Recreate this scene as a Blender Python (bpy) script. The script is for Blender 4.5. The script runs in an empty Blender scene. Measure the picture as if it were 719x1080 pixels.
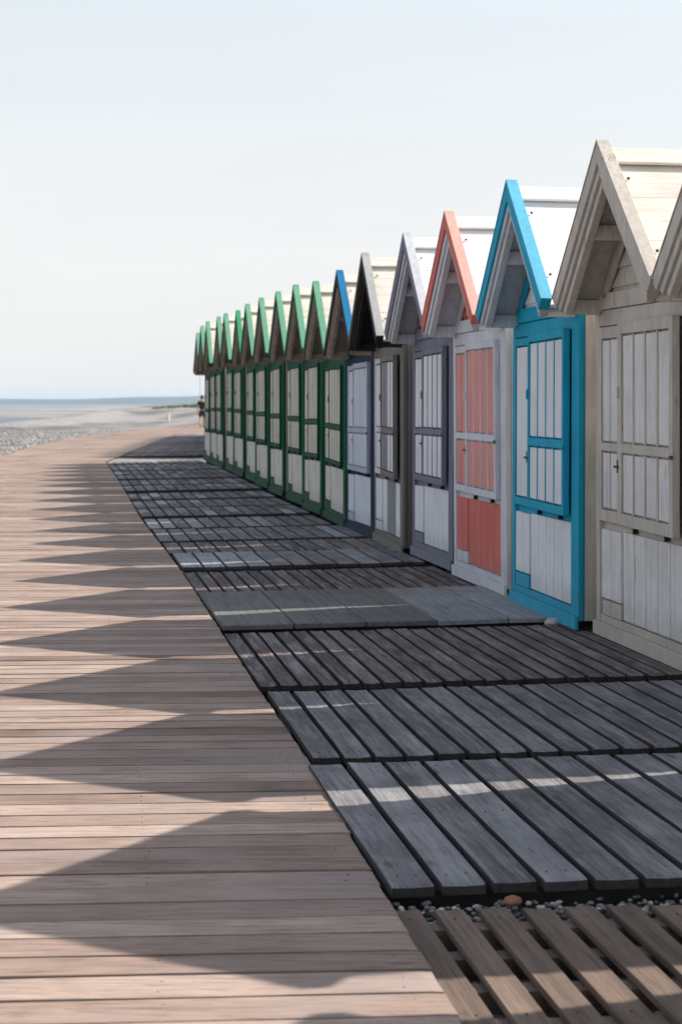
import bpy, bmesh, math, random
import numpy as np
from mathutils import Vector, Matrix, noise
R = math.radians
random.seed(11)
S = bpy.context.scene
COL = S.collection

# ------------------------------------------------------------------ helpers
def link(name, me, mat, parent=None, smooth=False):
    o = bpy.data.objects.new(name, me)
    COL.objects.link(o)
    if mat is not None:
        for m in (mat if isinstance(mat, (list, tuple)) else [mat]):
            me.materials.append(m)
    if parent is not None:
        o.parent = parent
    if smooth:
        for p in me.polygons: p.use_smooth = True
    return o

def empty(name, loc, rz=0.0):
    o = bpy.data.objects.new(name, None)
    o.empty_display_size = .2
    COL.objects.link(o)
    o.location = loc
    o.rotation_euler = (0, 0, rz)
    return o

def tag(o, label=None, cat=None, group=None, kind=None):
    if label: o['label'] = label
    if cat: o['category'] = cat
    if group: o['group'] = group
    if kind: o['kind'] = kind
    return o

def children(o):
    return [c for c in bpy.data.objects if c.parent is o]

def copy_tree(o, parent=None):
    c = o.copy(); COL.objects.link(c)
    c.parent = parent
    for ch in children(o): copy_tree(ch, c)
    return c

class MB:
    """collects closed boxes and prisms into one mesh, with a tone per piece"""
    def __init__(s):
        s.v = []; s.f = []; s.t = []
    def hexa(s, p, tone=.5):
        b = len(s.v)
        s.v += [tuple(q) for q in p]
        s.t += [tone] * 8
        for f in ((0,3,2,1),(4,5,6,7),(0,1,5,4),(1,2,6,5),(2,3,7,6),(3,0,4,7)):
            s.f.append(tuple(b + i for i in f))
        return s
    def box(s, x0, x1, y0, y1, z0, z1, tone=.5):
        return s.hexa([(x0,y0,z0),(x1,y0,z0),(x1,y1,z0),(x0,y1,z0),(x0,y0,z1),(x1,y0,z1),(x1,y1,z1),(x0,y1,z1)], tone)
    def prism(s, poly, y0, y1, tone=.5):
        """polygon in the xz plane (counter-clockwise seen from -y) pulled from y0 to y1"""
        b = len(s.v); n = len(poly)
        s.v += [(x, y0, z) for x, z in poly] + [(x, y1, z) for x, z in poly]
        s.t += [tone] * (2*n)
        s.f.append(tuple(b + i for i in range(n)))
        s.f.append(tuple(b + n + i for i in reversed(range(n))))
        for i in range(n):
            j = (i+1) % n
            s.f.append((b+i, b+n+i, b+n+j, b+j))
        return s
    def plank(s, ends0, ends1, th, tone, n=9, wob=.0022, wear=.004):
        """board from edge ends0 (left, right) to ends1, n lengths long, edges wandering, ends worn down"""
        b = len(s.v); sd_ = random.uniform(0, 99)
        A0, B0 = map(Vector, ends0); A1, B1 = map(Vector, ends1)
        for i in range(n+1):
            t = i/n
            if i == 1: t = .012
            if i == n-1: t = 1-.012
            a = A0.lerp(A1, t); c = B0.lerp(B1, t); w = (c-a).normalized()
            a = a + w*wob*noise.noise(Vector((t*6, sd_, 0)))*2; c = c + w*wob*noise.noise(Vector((t*6, sd_, 7)))*2
            e = -wear if i in (0, n) else 0
            cup = .0015*noise.noise(Vector((t*3, sd_, 3)))
            m = a.lerp(c, .5)
            for p, dz in ((a, e+.0012), (m, e-.0012+cup), (c, e+.0012)): s.v.append((p.x, p.y, p.z+dz)); s.t.append(tone)
            for p in (a, c): s.v.append((p.x, p.y, p.z-th)); s.t.append(tone)
        for i in range(n):
            p = b+5*i; q = p+5
            s.f += [(p, p+1, q+1, q), (p+1, p+2, q+2, q+1), (p+2, p+4, q+4, q+2), (p+4, p+3, q+3, q+4), (p+3, p, q, q+3)]
        s.f.append((b, b+3, b+4, b+2, b+1)); q = b+5*n; s.f.append((q, q+1, q+2, q+4, q+3))
        return s
    def tube(s, a, b_, r, n=8, tone=.5):
        a = Vector(a); b_ = Vector(b_); d = (b_-a).normalized()
        q = d.orthogonal().normalized(); w = d.cross(q)
        b = len(s.v)
        for p in (a, b_):
            for i in range(n):
                t = 2*math.pi*i/n
                s.v.append(tuple(p + q*math.cos(t)*r + w*math.sin(t)*r)); s.t.append(tone)
        for i in range(n):
            j = (i+1) % n
            s.f.append((b+i, b+j, b+n+j, b+n+i))
        s.f.append(tuple(b+i for i in reversed(range(n))))
        s.f.append(tuple(b+n+i for i in range(n)))
        return s
    def build(s, name, mat, parent=None, bevel=0.0, smooth=False):
        me = bpy.data.meshes.new(name)
        me.from_pydata(s.v, [], s.f)
        at = me.attributes.new('tone', 'FLOAT', 'POINT')
        at.data.foreach_set('value', s.t)
        bm = bmesh.new(); bm.from_mesh(me)
        bmesh.ops.recalc_face_normals(bm, faces=bm.faces)
        bm.to_mesh(me); bm.free()
        o = link(name, me, mat, parent, smooth)
        if bevel:
            m = o.modifiers.new('bevel', 'BEVEL'); m.width = bevel; m.segments = 2; m.limit_method = 'ANGLE'
            m.use_clamp_overlap = True
        return o

# ------------------------------------------------------------------ materials
def new_mat(name):
    m = bpy.data.materials.new(name); m.use_nodes = True
    nt = m.node_tree
    for n in list(nt.nodes): nt.nodes.remove(n)
    out = nt.nodes.new('ShaderNodeOutputMaterial')
    bs = nt.nodes.new('ShaderNodeBsdfPrincipled')
    nt.links.new(bs.outputs[0], out.inputs[0])
    return m, nt, bs

def N(nt, kind, **kw):
    n = nt.nodes.new(kind)
    for k, v in kw.items():
        if k.startswith('i_'):
            key = k[2:]
            n.inputs[int(key) if key.isdigit() else key.replace('_', ' ')].default_value = v
        else: setattr(n, k, v)
    return n

def mixc(nt, fac, a, b, blend='MIX'):
    m = nt.nodes.new('ShaderNodeMix'); m.data_type = 'RGBA'; m.blend_type = blend
    for sock, val in ((m.inputs[0], fac), (m.inputs[6], a), (m.inputs[7], b)):
        if hasattr(val, 'is_linked') or isinstance(val, bpy.types.NodeSocket): nt.links.new(val, sock)
        elif isinstance(val, (int, float)): sock.default_value = val
        else: sock.default_value = (*val, 1)
    return m.outputs[2]

def ramp(nt, src, stops):
    r = nt.nodes.new('ShaderNodeValToRGB')
    el = r.color_ramp.elements
    while len(el) < len(stops): el.new(.5)
    for e, (p, c) in zip(el, stops):
        e.position = p
        e.color = (c, c, c, 1) if isinstance(c, (int, float)) else (*c, 1)
    nt.links.new(src, r.inputs[0])
    return r.outputs[0]

def coords(nt, scale, island=True):
    tc = nt.nodes.new('ShaderNodeTexCoord')
    src = tc.outputs['Object']
    if island:
        g = nt.nodes.new('ShaderNodeNewGeometry')
        mu = N(nt, 'ShaderNodeVectorMath', operation='SCALE'); mu.inputs[0].default_value = (37, 53, 71)
        nt.links.new(g.outputs['Random Per Island'], mu.inputs['Scale'])
        ad = N(nt, 'ShaderNodeVectorMath', operation='ADD')
        nt.links.new(src, ad.inputs[0]); nt.links.new(mu.outputs[0], ad.inputs[1]); src = ad.outputs[0]
    mp = nt.nodes.new('ShaderNodeMapping'); mp.inputs['Scale'].default_value = scale
    nt.links.new(src, mp.inputs[0])
    return mp.outputs[0], src

def wood(name, dark, mid, light, grain=(40, 1.6, 40), rough=.75, bump=.35, blotch=.5, stain=None, spec=.3, knots=True, contrast=0):
    """weathered bare timber: tone attribute picks dark..light per board, grain along one axis"""
    m, nt, bs = new_mat(name)
    gv, raw = coords(nt, grain)
    a = nt.nodes.new('ShaderNodeAttribute'); a.attribute_name = 'tone'
    base = ramp(nt, a.outputs['Fac'], [(0, dark), (.5, mid), (1, light)])
    n1 = N(nt, 'ShaderNodeTexNoise', i_Scale=1.0, i_Detail=6.0, i_Roughness=.65, i_Distortion=.6); nt.links.new(gv, n1.inputs['Vector'])
    n2 = N(nt, 'ShaderNodeTexNoise', i_Scale=3.1, i_Detail=4.0, i_Roughness=.6); nt.links.new(raw, n2.inputs['Vector'])
    n2.inputs['Detail'].default_value = 7.0
    n3 = N(nt, 'ShaderNodeTexNoise', i_Scale=3.0, i_Detail=5.0, i_Roughness=.7); nt.links.new(gv, n3.inputs['Vector'])
    g = ramp(nt, n1.outputs[0], [(.3, .55), (.5, .95), (.7, 1.15)])
    c = mixc(nt, .85, base, g, 'MULTIPLY')
    fine = ramp(nt, n3.outputs[0], [(.36, .45), (.46, 1.0), (1, 1.06)])
    c = mixc(nt, .7, c, fine, 'MULTIPLY')
    if contrast:                                   # silvered, salt-bleached fibres standing out of the dark grain
        n5 = N(nt, 'ShaderNodeTexNoise', i_Scale=1.7, i_Detail=7.0, i_Roughness=.75); nt.links.new(gv, n5.inputs['Vector'])
        mp6 = nt.nodes.new('ShaderNodeMapping'); mp6.inputs['Scale'].default_value = (13, 1.7, 13); nt.links.new(raw, mp6.inputs[0])
        n6 = N(nt, 'ShaderNodeTexNoise', i_Scale=1.0, i_Detail=6.0, i_Roughness=.7); nt.links.new(mp6.outputs[0], n6.inputs['Vector'])
        mu = N(nt, 'ShaderNodeMath', operation='MULTIPLY'); nt.links.new(n5.outputs[0], mu.inputs[0]); nt.links.new(n6.outputs[0], mu.inputs[1])
        c = mixc(nt, ramp(nt, mu.outputs[0], [(.23, 0), (.36, .55)]), c, (.40,.39,.39))
    b = ramp(nt, n2.outputs[0], [(.3, .62), (.55, 1.0), (.75, 1.14)])
    c = mixc(nt, blotch, c, b, 'MULTIPLY')
    if stain:
        n4 = N(nt, 'ShaderNodeTexNoise', i_Scale=1.3, i_Detail=3.0); nt.links.new(raw, n4.inputs['Vector'])
        sf = ramp(nt, n4.outputs[0], [(.48, 0), (.66, .6)])
        c = mixc(nt, sf, c, stain)
    if knots:
        mp = nt.nodes.new('ShaderNodeMapping')
        k = max(grain)
        mp.inputs['Scale'].default_value = tuple(5.5 if s == k else 1.9 for s in grain)
        nt.links.new(raw, mp.inputs[0])
        vo = N(nt, 'ShaderNodeTexVoronoi', i_Scale=1.0); nt.links.new(mp.outputs[0], vo.inputs['Vector'])
        kf = ramp(nt, vo.outputs['Distance'], [(.0, .75), (.06, .55), (.10, 0)])
        c = mixc(nt, kf, c, tuple(v*.35 for v in mid))
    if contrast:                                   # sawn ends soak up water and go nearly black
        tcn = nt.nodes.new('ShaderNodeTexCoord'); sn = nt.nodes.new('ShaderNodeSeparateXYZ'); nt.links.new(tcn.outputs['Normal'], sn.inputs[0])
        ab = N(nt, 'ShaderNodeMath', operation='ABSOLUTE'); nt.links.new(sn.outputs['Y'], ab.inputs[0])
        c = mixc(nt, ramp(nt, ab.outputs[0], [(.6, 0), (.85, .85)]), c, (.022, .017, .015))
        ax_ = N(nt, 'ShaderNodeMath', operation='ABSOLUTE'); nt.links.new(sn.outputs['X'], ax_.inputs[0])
        c = mixc(nt, ramp(nt, ax_.outputs[0], [(.75, 0), (.95, .75)]), c, (.022, .018, .016))  # long sides blackened too, painting the shade of the gaps between boards
    nt.links.new(c, bs.inputs['Base Color'])
    bs.inputs['Roughness'].default_value = rough
    bs.inputs['Specular IOR Level'].default_value = spec
    bp = N(nt, 'ShaderNodeBump', i_Strength=bump, i_Distance=.004)
    ad = N(nt, 'ShaderNodeMath', operation='ADD'); nt.links.new(n1.outputs[0], ad.inputs[0]); nt.links.new(n3.outputs[0], ad.inputs[1])
    nt.links.new(ad.outputs[0], bp.inputs['Height']); nt.links.new(bp.outputs[0], bs.inputs['Normal'])
    return m

def paint(name, col, wear=.25, worn=(.33, .27, .21), grain=(30, 30, 2.2), rough=.72, dirt=.35, bump=.3, foot=.22):
    """brushed paint on planks: faint grain, dirt streaks, chipped patches down to the timber"""
    m, nt, bs = new_mat(name)
    gv, raw = coords(nt, grain)
    n1 = N(nt, 'ShaderNodeTexNoise', i_Scale=1.0, i_Detail=6.0, i_Roughness=.6); nt.links.new(gv, n1.inputs['Vector'])
    n2 = N(nt, 'ShaderNodeTexNoise', i_Scale=2.3, i_Detail=5.0, i_Roughness=.65); nt.links.new(raw, n2.inputs['Vector'])
    n3 = N(nt, 'ShaderNodeTexNoise', i_Scale=2.6, i_Detail=6.0, i_Roughness=.75); nt.links.new(gv, n3.inputs['Vector'])
    d = ramp(nt, n1.outputs[0], [(.3, 1-.45*dirt), (.55, 1.0), (.8, 1.03)])
    c = mixc(nt, 1.0, col, d, 'MULTIPLY')
    d2 = ramp(nt, n2.outputs[0], [(.3, 1-.5*dirt), (.6, 1.0)])
    c = mixc(nt, 1.0, c, d2, 'MULTIPLY')
    mul = N(nt, 'ShaderNodeMath', operation='MULTIPLY'); nt.links.new(n3.outputs[0], mul.inputs[0]); nt.links.new(n2.outputs[0], mul.inputs[1])
    t = .44 - .20*wear
    w = ramp(nt, mul.outputs[0], [(t, 0), (t+.03, .85)])
    c = mixc(nt, w, c, worn)
    tco = nt.nodes.new('ShaderNodeTexCoord'); sz = nt.nodes.new('ShaderNodeSeparateXYZ'); nt.links.new(tco.outputs['Object'], sz.inputs[0])
    ns = N(nt, 'ShaderNodeTexNoise', i_Scale=9.0, i_Detail=6.0, i_Roughness=.7); nt.links.new(tco.outputs['Object'], ns.inputs['Vector'])
    ma = N(nt, 'ShaderNodeMath', operation='MULTIPLY_ADD'); nt.links.new(ns.outputs[0], ma.inputs[0]); ma.inputs[1].default_value = -.28; nt.links.new(sz.outputs['Z'], ma.inputs[2])
    c = mixc(nt, ramp(nt, ma.outputs[0], [(-0.0, foot), (.10, 0)]), c, tuple(v*.45+.05 for v in worn))
    nt.links.new(c, bs.inputs['Base Color'])
    bs.inputs['Roughness'].default_value = rough
    bs.inputs['Specular IOR Level'].default_value = .14
    bp = N(nt, 'ShaderNodeBump', i_Strength=bump, i_Distance=.003)
    nt.links.new(n1.outputs[0], bp.inputs['Height']); nt.links.new(bp.outputs[0], bs.inputs['Normal'])
    return m

def plain(name, col, rough=.6, metal=0.0, var=.15, scale=8):
    m, nt, bs = new_mat(name)
    gv, raw = coords(nt, (scale, scale, scale))
    n1 = N(nt, 'ShaderNodeTexNoise', i_Scale=1.0, i_Detail=4.0); nt.links.new(gv, n1.inputs['Vector'])
    d = ramp(nt, n1.outputs[0], [(.3, 1-var), (.7, 1+var*.5)])
    nt.links.new(mixc(nt, 1.0, col, d, 'MULTIPLY'), bs.inputs['Base Color'])
    bs.inputs['Roughness'].default_value = rough; bs.inputs['Metallic'].default_value = metal
    return m

M = {}
M['boardwalk'] = wood('boardwalk_timber', (.20,.14,.112), (.345,.255,.21), (.47,.365,.305), grain=(2.2, 38, 38), rough=.85, bump=.5, blotch=.65, stain=(.30,.25,.235), spec=.15)
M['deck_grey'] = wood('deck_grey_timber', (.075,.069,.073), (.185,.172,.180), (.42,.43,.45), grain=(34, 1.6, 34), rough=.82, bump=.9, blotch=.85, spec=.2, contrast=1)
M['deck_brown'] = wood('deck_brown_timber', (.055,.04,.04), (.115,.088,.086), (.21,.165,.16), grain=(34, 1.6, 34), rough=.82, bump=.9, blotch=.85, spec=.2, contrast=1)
M['deck_pallet'] = wood('pallet_timber', (.09,.062,.047), (.155,.11,.085), (.25,.18,.14), grain=(42, 1.4, 42), rough=.75, bump=.5, blotch=.6)
M['deck_ply'] = wood('panel_timber', (.11,.105,.10), (.19,.19,.185), (.33,.35,.37), grain=(30, 1.2, 30), rough=.85, bump=.3, blotch=.5, knots=False)
M['joist'] = wood('joist_timber', (.03,.025,.022), (.05,.04,.035), (.09,.07,.06), grain=(1.5, 40, 40), rough=.9)
M['rafter'] = wood('bare_rafter_timber', (.2,.15,.12), (.34,.265,.215), (.4,.33,.28), grain=(2, 2, 40), rough=.8, knots=False)
M['cream_old'] = paint('old_cream_paint', (.57,.52,.465), wear=.55, worn=(.34,.26,.20), dirt=.42, rough=.65, bump=.5)
M['cream_slat'] = paint('old_lilac_white_paint', (.74,.72,.71), wear=.5, worn=(.38,.30,.24), dirt=.4, rough=.65, bump=.5)
M['cream_side'] = paint('cream_side_paint', (.72,.66,.56), wear=.25, dirt=.4)
M['white'] = paint('white_paint', (.76,.77,.80), wear=.12, dirt=.25)
M['white_frame'] = paint('white_frame_paint', (.66,.68,.74), wear=.2, dirt=.35)
M['turq'] = paint('turquoise_paint', (.018,.37,.56), wear=.15, worn=(.12,.3,.38), dirt=.35)
M['turq_cap'] = paint('turquoise_lit_cap', (.13,.48,.68), wear=.12, worn=(.3,.5,.6), dirt=.3)
M['salmon'] = paint('salmon_paint', (.66,.18,.15), wear=.2, worn=(.55,.35,.3), dirt=.3)
M['salmon_pale'] = paint('pale_salmon_paint', (.74,.32,.28), wear=.25, worn=(.7,.5,.45), dirt=.3)
M['salmon_cap'] = paint('salmon_lit_cap', (.78,.40,.34), wear=.2, worn=(.7,.5,.45), dirt=.25)
M['lilac_grey'] = paint('grey_violet_paint', (.20,.21,.27), wear=.15, worn=(.3,.28,.28), dirt=.35)
M['pale_grey'] = paint('pale_grey_paint', (.55,.56,.60), wear=.2, dirt=.35)
M['taupe'] = paint('taupe_paint', (.215,.20,.19), wear=.3, worn=(.18,.14,.11), dirt=.45)
M['grey_slat'] = paint('grey_slat_paint', (.27,.28,.30), wear=.2, dirt=.35)
M['black'] = paint('tarred_black_paint', (.022,.018,.018), wear=.3, worn=(.08,.055,.045), dirt=.4)
M['black_cap'] = paint('black_lit_cap', (.42,.42,.42), wear=.4, worn=(.5,.47,.43), dirt=.4)  # sunlit top of the black bargeboard, painted in as grey
M['navy'] = paint('navy_paint', (.005,.018,.055), wear=.12, worn=(.08,.1,.16), dirt=.3)
M['blue_cap'] = paint('strong_blue_lit_cap', (.012,.17,.36), wear=.15, worn=(.15,.25,.35), dirt=.3)
M['pale_blue'] = paint('pale_blue_paint', (.42,.48,.58), wear=.2, dirt=.4)
M['ice'] = paint('ice_white_paint', (.66,.70,.78), wear=.15, dirt=.3)
M['green'] = paint('dark_green_paint', (.005,.085,.042), wear=.15, worn=(.08,.12,.08), dirt=.35)
M['green_cap'] = paint('mint_lit_cap', (.15,.37,.245), wear=.3, worn=(.5,.6,.48), dirt=.35)
M['green_lit2'] = paint('bright_green_lit_cap', (.045,.32,.14), wear=.2, worn=(.3,.5,.3), dirt=.35)
M['beige'] = paint('beige_paint', (.70,.655,.56), wear=.25, dirt=.4)
M['beige_low'] = paint('pale_beige_paint', (.68,.65,.59), wear=.25, dirt=.4)
M['roof_cream'] = paint('weathered_cream_roof', (.74,.68,.60), wear=.45, worn=(.5,.40,.31), grain=(30, 2, 30), rough=.7, dirt=.4)
M['roof_white'] = paint('white_roof_paint', (.80,.79,.77), wear=.1, worn=(.6,.55,.5), grain=(30, 2, 30), rough=.6, dirt=.2)
M['iron'] = plain('black_iron', (.03,.028,.03), rough=.45, metal=.7)
M['steel'] = plain('galvanised_steel', (.5,.5,.52), rough=.4, metal=.8)

# ------------------------------------------------------------------ layout numbers (metres)
CAM_H = 1.5
F = 1750.0                       # focal length in pixels of the 719x1080 photograph
YAW = math.atan(.1665)           # how far the row runs off the view axis
U = Vector((-math.sin(YAW), math.cos(YAW), 0)); V = Vector((-math.cos(YAW), -math.sin(YAW), 0))
def rise(Y):                     # the shingle bank climbs a little further along
    t = min(max((Y-19)/13, 0), 1)
    return .10*t*t*(3-2*t)
def edge_x(Y):                   # seam between boardwalk and terraces
    pts = [(0, .92), (5.07, .146), (6.93, -.12), (8.8, -.44), (10.98, -.79), (14.9, -1.43), (20.8, -2.47), (38.9, -5.5), (200, -13.5)]
    for (a, xa), (b_, xb) in zip(pts, pts[1:]):
        if Y <= b_: return xa + (xb-xa)*(Y-a)/(b_-a)

# ------------------------------------------------------------------ the huts
W = .80; DEPTH = 1.9; HZ = 2.825; P = R(44.8); EAVE = .815; OH = .30
SP, CP, TP = math.sin(P), math.cos(P), math.tan(P)

def slope_poly(s, a, b, e=EAVE, cut=0.0):
    """band between perpendicular offsets a (lower) and b (upper) of one roof slope, mitred at the ridge"""
    top_a = (0, HZ + a/CP); top_b = (0, HZ + b/CP)
    end = lambda o: (s*(e + o*SP), HZ - e*TP + o*CP)
    poly = [top_a, end(a), end(b), top_b]
    return poly if s < 0 else poly[::-1]

def slats(mb, x0, x1, z0, z1, n, yb, yf, gap=.016, tones=None):
    w = (x1-x0)/n
    for i in range(n):
        mb.box(x0+i*w+gap/2, x0+(i+1)*w-gap/2, yf+random.uniform(-.001, .001), yb, z0+random.uniform(0, .004), z1-random.uniform(0, .004), .5)

def frame(mb, x0, x1, z0, z1, st, rl, yb, yf, mids=()):
    mb.box(x0, x0+st, yf, yb, z0, z1); mb.box(x1-st, x1, yf, yb, z0, z1)
    mb.box(x0+st, x1-st, yf, yb, z0, z0+rl); mb.box(x0+st, x1-st, yf, yb, z1-rl, z1)
    for z in mids: mb.box(x0+st, x1-st, yf, yb, z-.03, z+.03)

def make_hut(pal, lod=0):
    t = empty('beach_hut', (0, 0, 0))
    bv = .004 if lod == 0 else 0
    g = lambda k: M[pal[k]]
    # carcass: two sides, back, gable wall behind the front
    b = MB()
    zc = HZ - W*TP - .045
    b.prism([(-W, 0), (W, 0), (W, zc), (0, HZ-.045), (-W, zc)], .002, DEPTH)
    b.build('wall', g('side'), t)
    # front boarding
    b = MB(); b.prism([(-W, .0), (W, .0), (W, zc), (-W, zc)], -.014, 0)
    for x0, x1 in ((-W-.012, -W+.055), (W-.15, W+.012)):
        b.box(x0, x1, -.045, -.014, .0, zc-.02)
    b.box(-W+.055, W-.15, -.04, -.014, 1.87, zc-.02)
    b.box(-W+.055, W-.15, -.04, -.014, .0, .075)
    b.build('front_frame', g('frame'), t, bv)
    # sill board
    b = MB(); b.box(-W-.01, W+.02, -.070, -.045, -.055, .03)
    b.build('sill', g('sill'), t, bv)
    # gable: lapped boards and a triangular trim
    b = MB(); z = zc
    while z < HZ-.12:
        z1 = min(z+.115, HZ-.07)
        xa = (HZ-.05-z)/TP; xb = (HZ-.05-z1)/TP
        v0 = [(-xa, -.026, z), (xa, -.026, z), (xa, 0, z), (-xa, 0, z), (-xb, -.012, z1), (xb, -.012, z1), (xb, 0, z1), (-xb, 0, z1)]
        b.hexa(v0); z = z1
    ga = b.build('gable', g('gable'), t)
    b = MB()
    b.box(-W, W, -.05, -.028, zc-.015, zc+.085)
    for s in (-1, 1):
        b.prism(slope_poly(s, -.125, -.05, W-.08), -.05, -.028)
    b.build('gable_trim', g('trim'), ga, bv)
    # roof slopes: boards laid along the ridge, lapped
    b = MB(); nb = 9; L = EAVE/CP
    for s in (-1, 1):
        for i in range(nb):
            d0, d1 = i*L/nb, (i+1)*L/nb + .012
            o0, o1 = (.0, .012)
            jz = random.uniform(-.0015, .0015)
            pt = lambda d, o: (s*(d*CP + o*SP), HZ - d*SP + o*CP)
            poly = [pt(d0, -.028), pt(d1-.014, -.028), pt(d1-.014, jz), pt(d0, jz)]
            j = random.uniform(0, .006)
            b.prism(poly if s < 0 else poly[::-1], -OH+.060, DEPTH+.06+j, random.random())
    rf = b.build('roof', g('roof'), t)
    b = MB()
    for s in (-1, 1):
        pt = lambda d, o: (s*(d*CP + o*SP), HZ - d*SP + o*CP)
        poly = [(0, HZ+.016/CP), pt(.10, .016), pt(.10, .036), (0, HZ+.036/CP)]
        b.prism(poly if s < 0 else poly[::-1], -OH+.066, DEPTH+.09)
    b.build('ridge_board', g('ridge'), rf, bv)
    # barge boards with their two-step moulding, front
    for s in (-1, 1):
        b = MB(); b.prism(slope_poly(s, -.032, .055, EAVE+.012), -OH-.012, -OH+.060)
        bb = b.build('bargeboard', g('cap'), t, bv)
        b = MB(); b.prism(slope_poly(s, .0575, .068, EAVE+.012), -OH-.016, -OH+.064)
        b.build('capping', g('top'), bb, bv*.5)  # lighter tone than the bargeboard front: its sunlit top is painted into the colour
        b = MB(); b.prism(slope_poly(s, -.080, -.034, EAVE+.0), -OH+.004, -OH+.07)
        b.prism(slope_poly(s, -.128, -.082, EAVE-.015), -OH+.022, -OH+.07)
        b.build('moulding', g('mould'), bb, bv)
    # back barge boards
    b = MB()
    for s in (-1, 1): b.prism(slope_poly(s, -.10, .03, EAVE), DEPTH+.09, DEPTH+.115)
    b.build('back_bargeboard', g('mould'), t)
    # purlins and wall plates carrying the overhang
    for s in (-1, 1):
        for d in (.50, 1.10):
            x, z = s*d*CP, HZ - d*SP
            cx, cz = x - s*.075*SP, z - .075*CP
            b = MB(); b.box(cx-.022, cx+.022, -OH+.07, -.05, cz-.055, cz+.035); b.build('purlin', g('soffit'), t)
    b = MB(); b.box(-.022, .022, -OH+.07, -.05, HZ-.17, HZ-.06)
    b.build('ridge_purlin', g('soffit'), t)
    b = MB()
    for s in (-1, 1): b.prism(slope_poly(s, -.040, -.030, EAVE-.01), -OH+.07, -.03)
    b.build('soffit', g('soffit'), t)
    # narrow door on the left: upper leaf, lower leaf, slats, handle
    ds = pal.get('stile', .034); rl = pal.get('rl', .055); mg = pal.get('margin', .011)
    d = MB(); xl, xr = -.745, -.352
    if pal.get('rail', 1):
        frame(d, xl, xr, .66, 1.86, ds, rl, -.016, -.052)
        d.box(xl+ds, xr-ds, -.052, -.016, 1.095, 1.145)
    else: frame(d, xl, xr, .66, 1.86, ds, rl, -.016, -.052)
    d.box(xl+ds, xr, -.046, -.016, .08, .17)
    dr = d.build('door', g('doorframe'), t, bv)
    d = MB()
    if pal.get('rail', 1):
        slats(d, xl+ds+.004, xr-ds-.004, .66+rl+.01, 1.085, 2, -.016, -.044, mg*1.6); slats(d, xl+ds+.004, xr-ds-.004, 1.155, 1.85-rl, 2, -.016, -.044, mg*1.6)
    else: slats(d, xl+ds+.004, xr-ds-.004, .66+rl+.01, 1.85-rl, 1, -.016, -.044)
    d.build('slat_panel', g('doorslat'), dr, bv)
    d = MB(); slats(d, xl+.02, xr-.006, .18, .61, 2, -.016, -.042, .009)
    d.build('lower_slats', g('doorlow'), dr, bv)
    h = MB(); h.box(-.40, -.33, -.075, -.053, 1.00, 1.015); h.box(-.385, -.365, -.060, -.050, .97, 1.05)
    h.build('handle', M['iron'], dr)
    # the wide shutter, hinged on its left edge, standing slightly proud of the front
    sh = empty('shutter', (-.345, -.055, 0))
    sh.parent = t; sh.rotation_euler = (0, 0, -R(pal.get('open', 1.2)))
    w = .98
    st = pal.get('stile', .034) + .008
    d = MB(); frame(d, 0, w, .66, 1.875, st, rl, .035, -.010, mids=())
    za0, za1, zb0, zb1 = .66+rl, 1.095, 1.15, 1.875-rl
    d.box(st, w-st, -.010, .035, za1, zb0)
    d.box(st, w-st, .018, .034, za0, za1); d.box(st, w-st, .018, .034, zb0, zb1)
    n = pal.get('n', 4); wi = (w-2*st)/n; bd = pal.get('bead', .008)
    for i in range(1, n):
        x = st + i*wi
        d.box(x-bd, x+bd, -.005, .018, za0+.001, za1-.001); d.box(x-bd, x+bd, -.005, .018, zb0+.001, zb1-.001)
    d.build('shutter_frame', g('shutframe'), sh, bv)
    d = MB()
    for i in range(n):
        x = st + i*wi
        tgt = MB() if i in pal.get('alt', ()) else d
        for za, zb in ((za0+.012, za1-.012), (zb0+.012, zb1-.012)):
            tgt.box(x+bd+mg*.6, x+wi-bd-mg*.6, -.001, .017, za, zb)
        if tgt is not d: tgt.build('slat', g('slat2'), sh, bv)
    d.build('slat_panel', g('slat'), sh, bv)
    hm = M['iron'] if not pal.get('paintedhinge') else g('frame')
    for z in (.80, 1.70):
        h = MB(); h.box(w-.002, w+.008, .004, .024, z, z+.07); h.build('hinge', g('shutframe'), sh)
    h = MB(); h.box(w-.03, w+.014, -.020, -.011, 1.09, 1.11); h.build('latch', hm, sh)
    h = MB(); h.box(.012, .026, -.022, -.011, 1.42, 1.49); h.build('catch', g('shutframe'), sh)
    # lower panel of upright boards below the shutter
    d = MB(); n = pal.get('nl', 5); x0, x1 = -.335, .625; w = (x1-x0)/n
    for i in range(n):
        tgt = MB() if pal.get('altl') else d
        tgt.box(x0+i*w+.005, x0+(i+1)*w-.005, -.037, -.016, .085, .615)
        if tgt is not d: tgt.build('lower_board', g('slat2') if i in pal['altl'] else g('lower'), t, .007)
    if d.v: d.build('lower_panel', g('lower'), t, .006)
    for x in (-.13, .38):
        h = MB(); h.box(x-.006, x+.006, -.050, -.018, .62, .65); h.build('bolt', M['iron'], t)
    if lod == 0 and pal.get('screws', 1):
        for d in (.22, .86):
            p = Vector((d*CP + .012*SP, -OH+.12, HZ - d*SP + .004*CP)); q = p + Vector((SP, 0, CP))*.008
            sc = MB(); sc.tube(p, q, .009, 8); sc.build('screw', M['iron'], rf)
    # skids under the hut
    for x in (-.6, .55):
        b = MB(); b.box(x-.06, x+.06, -.02, DEPTH, -.24, -.012); b.build('skid', M['joist'], t)
    return t

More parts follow.
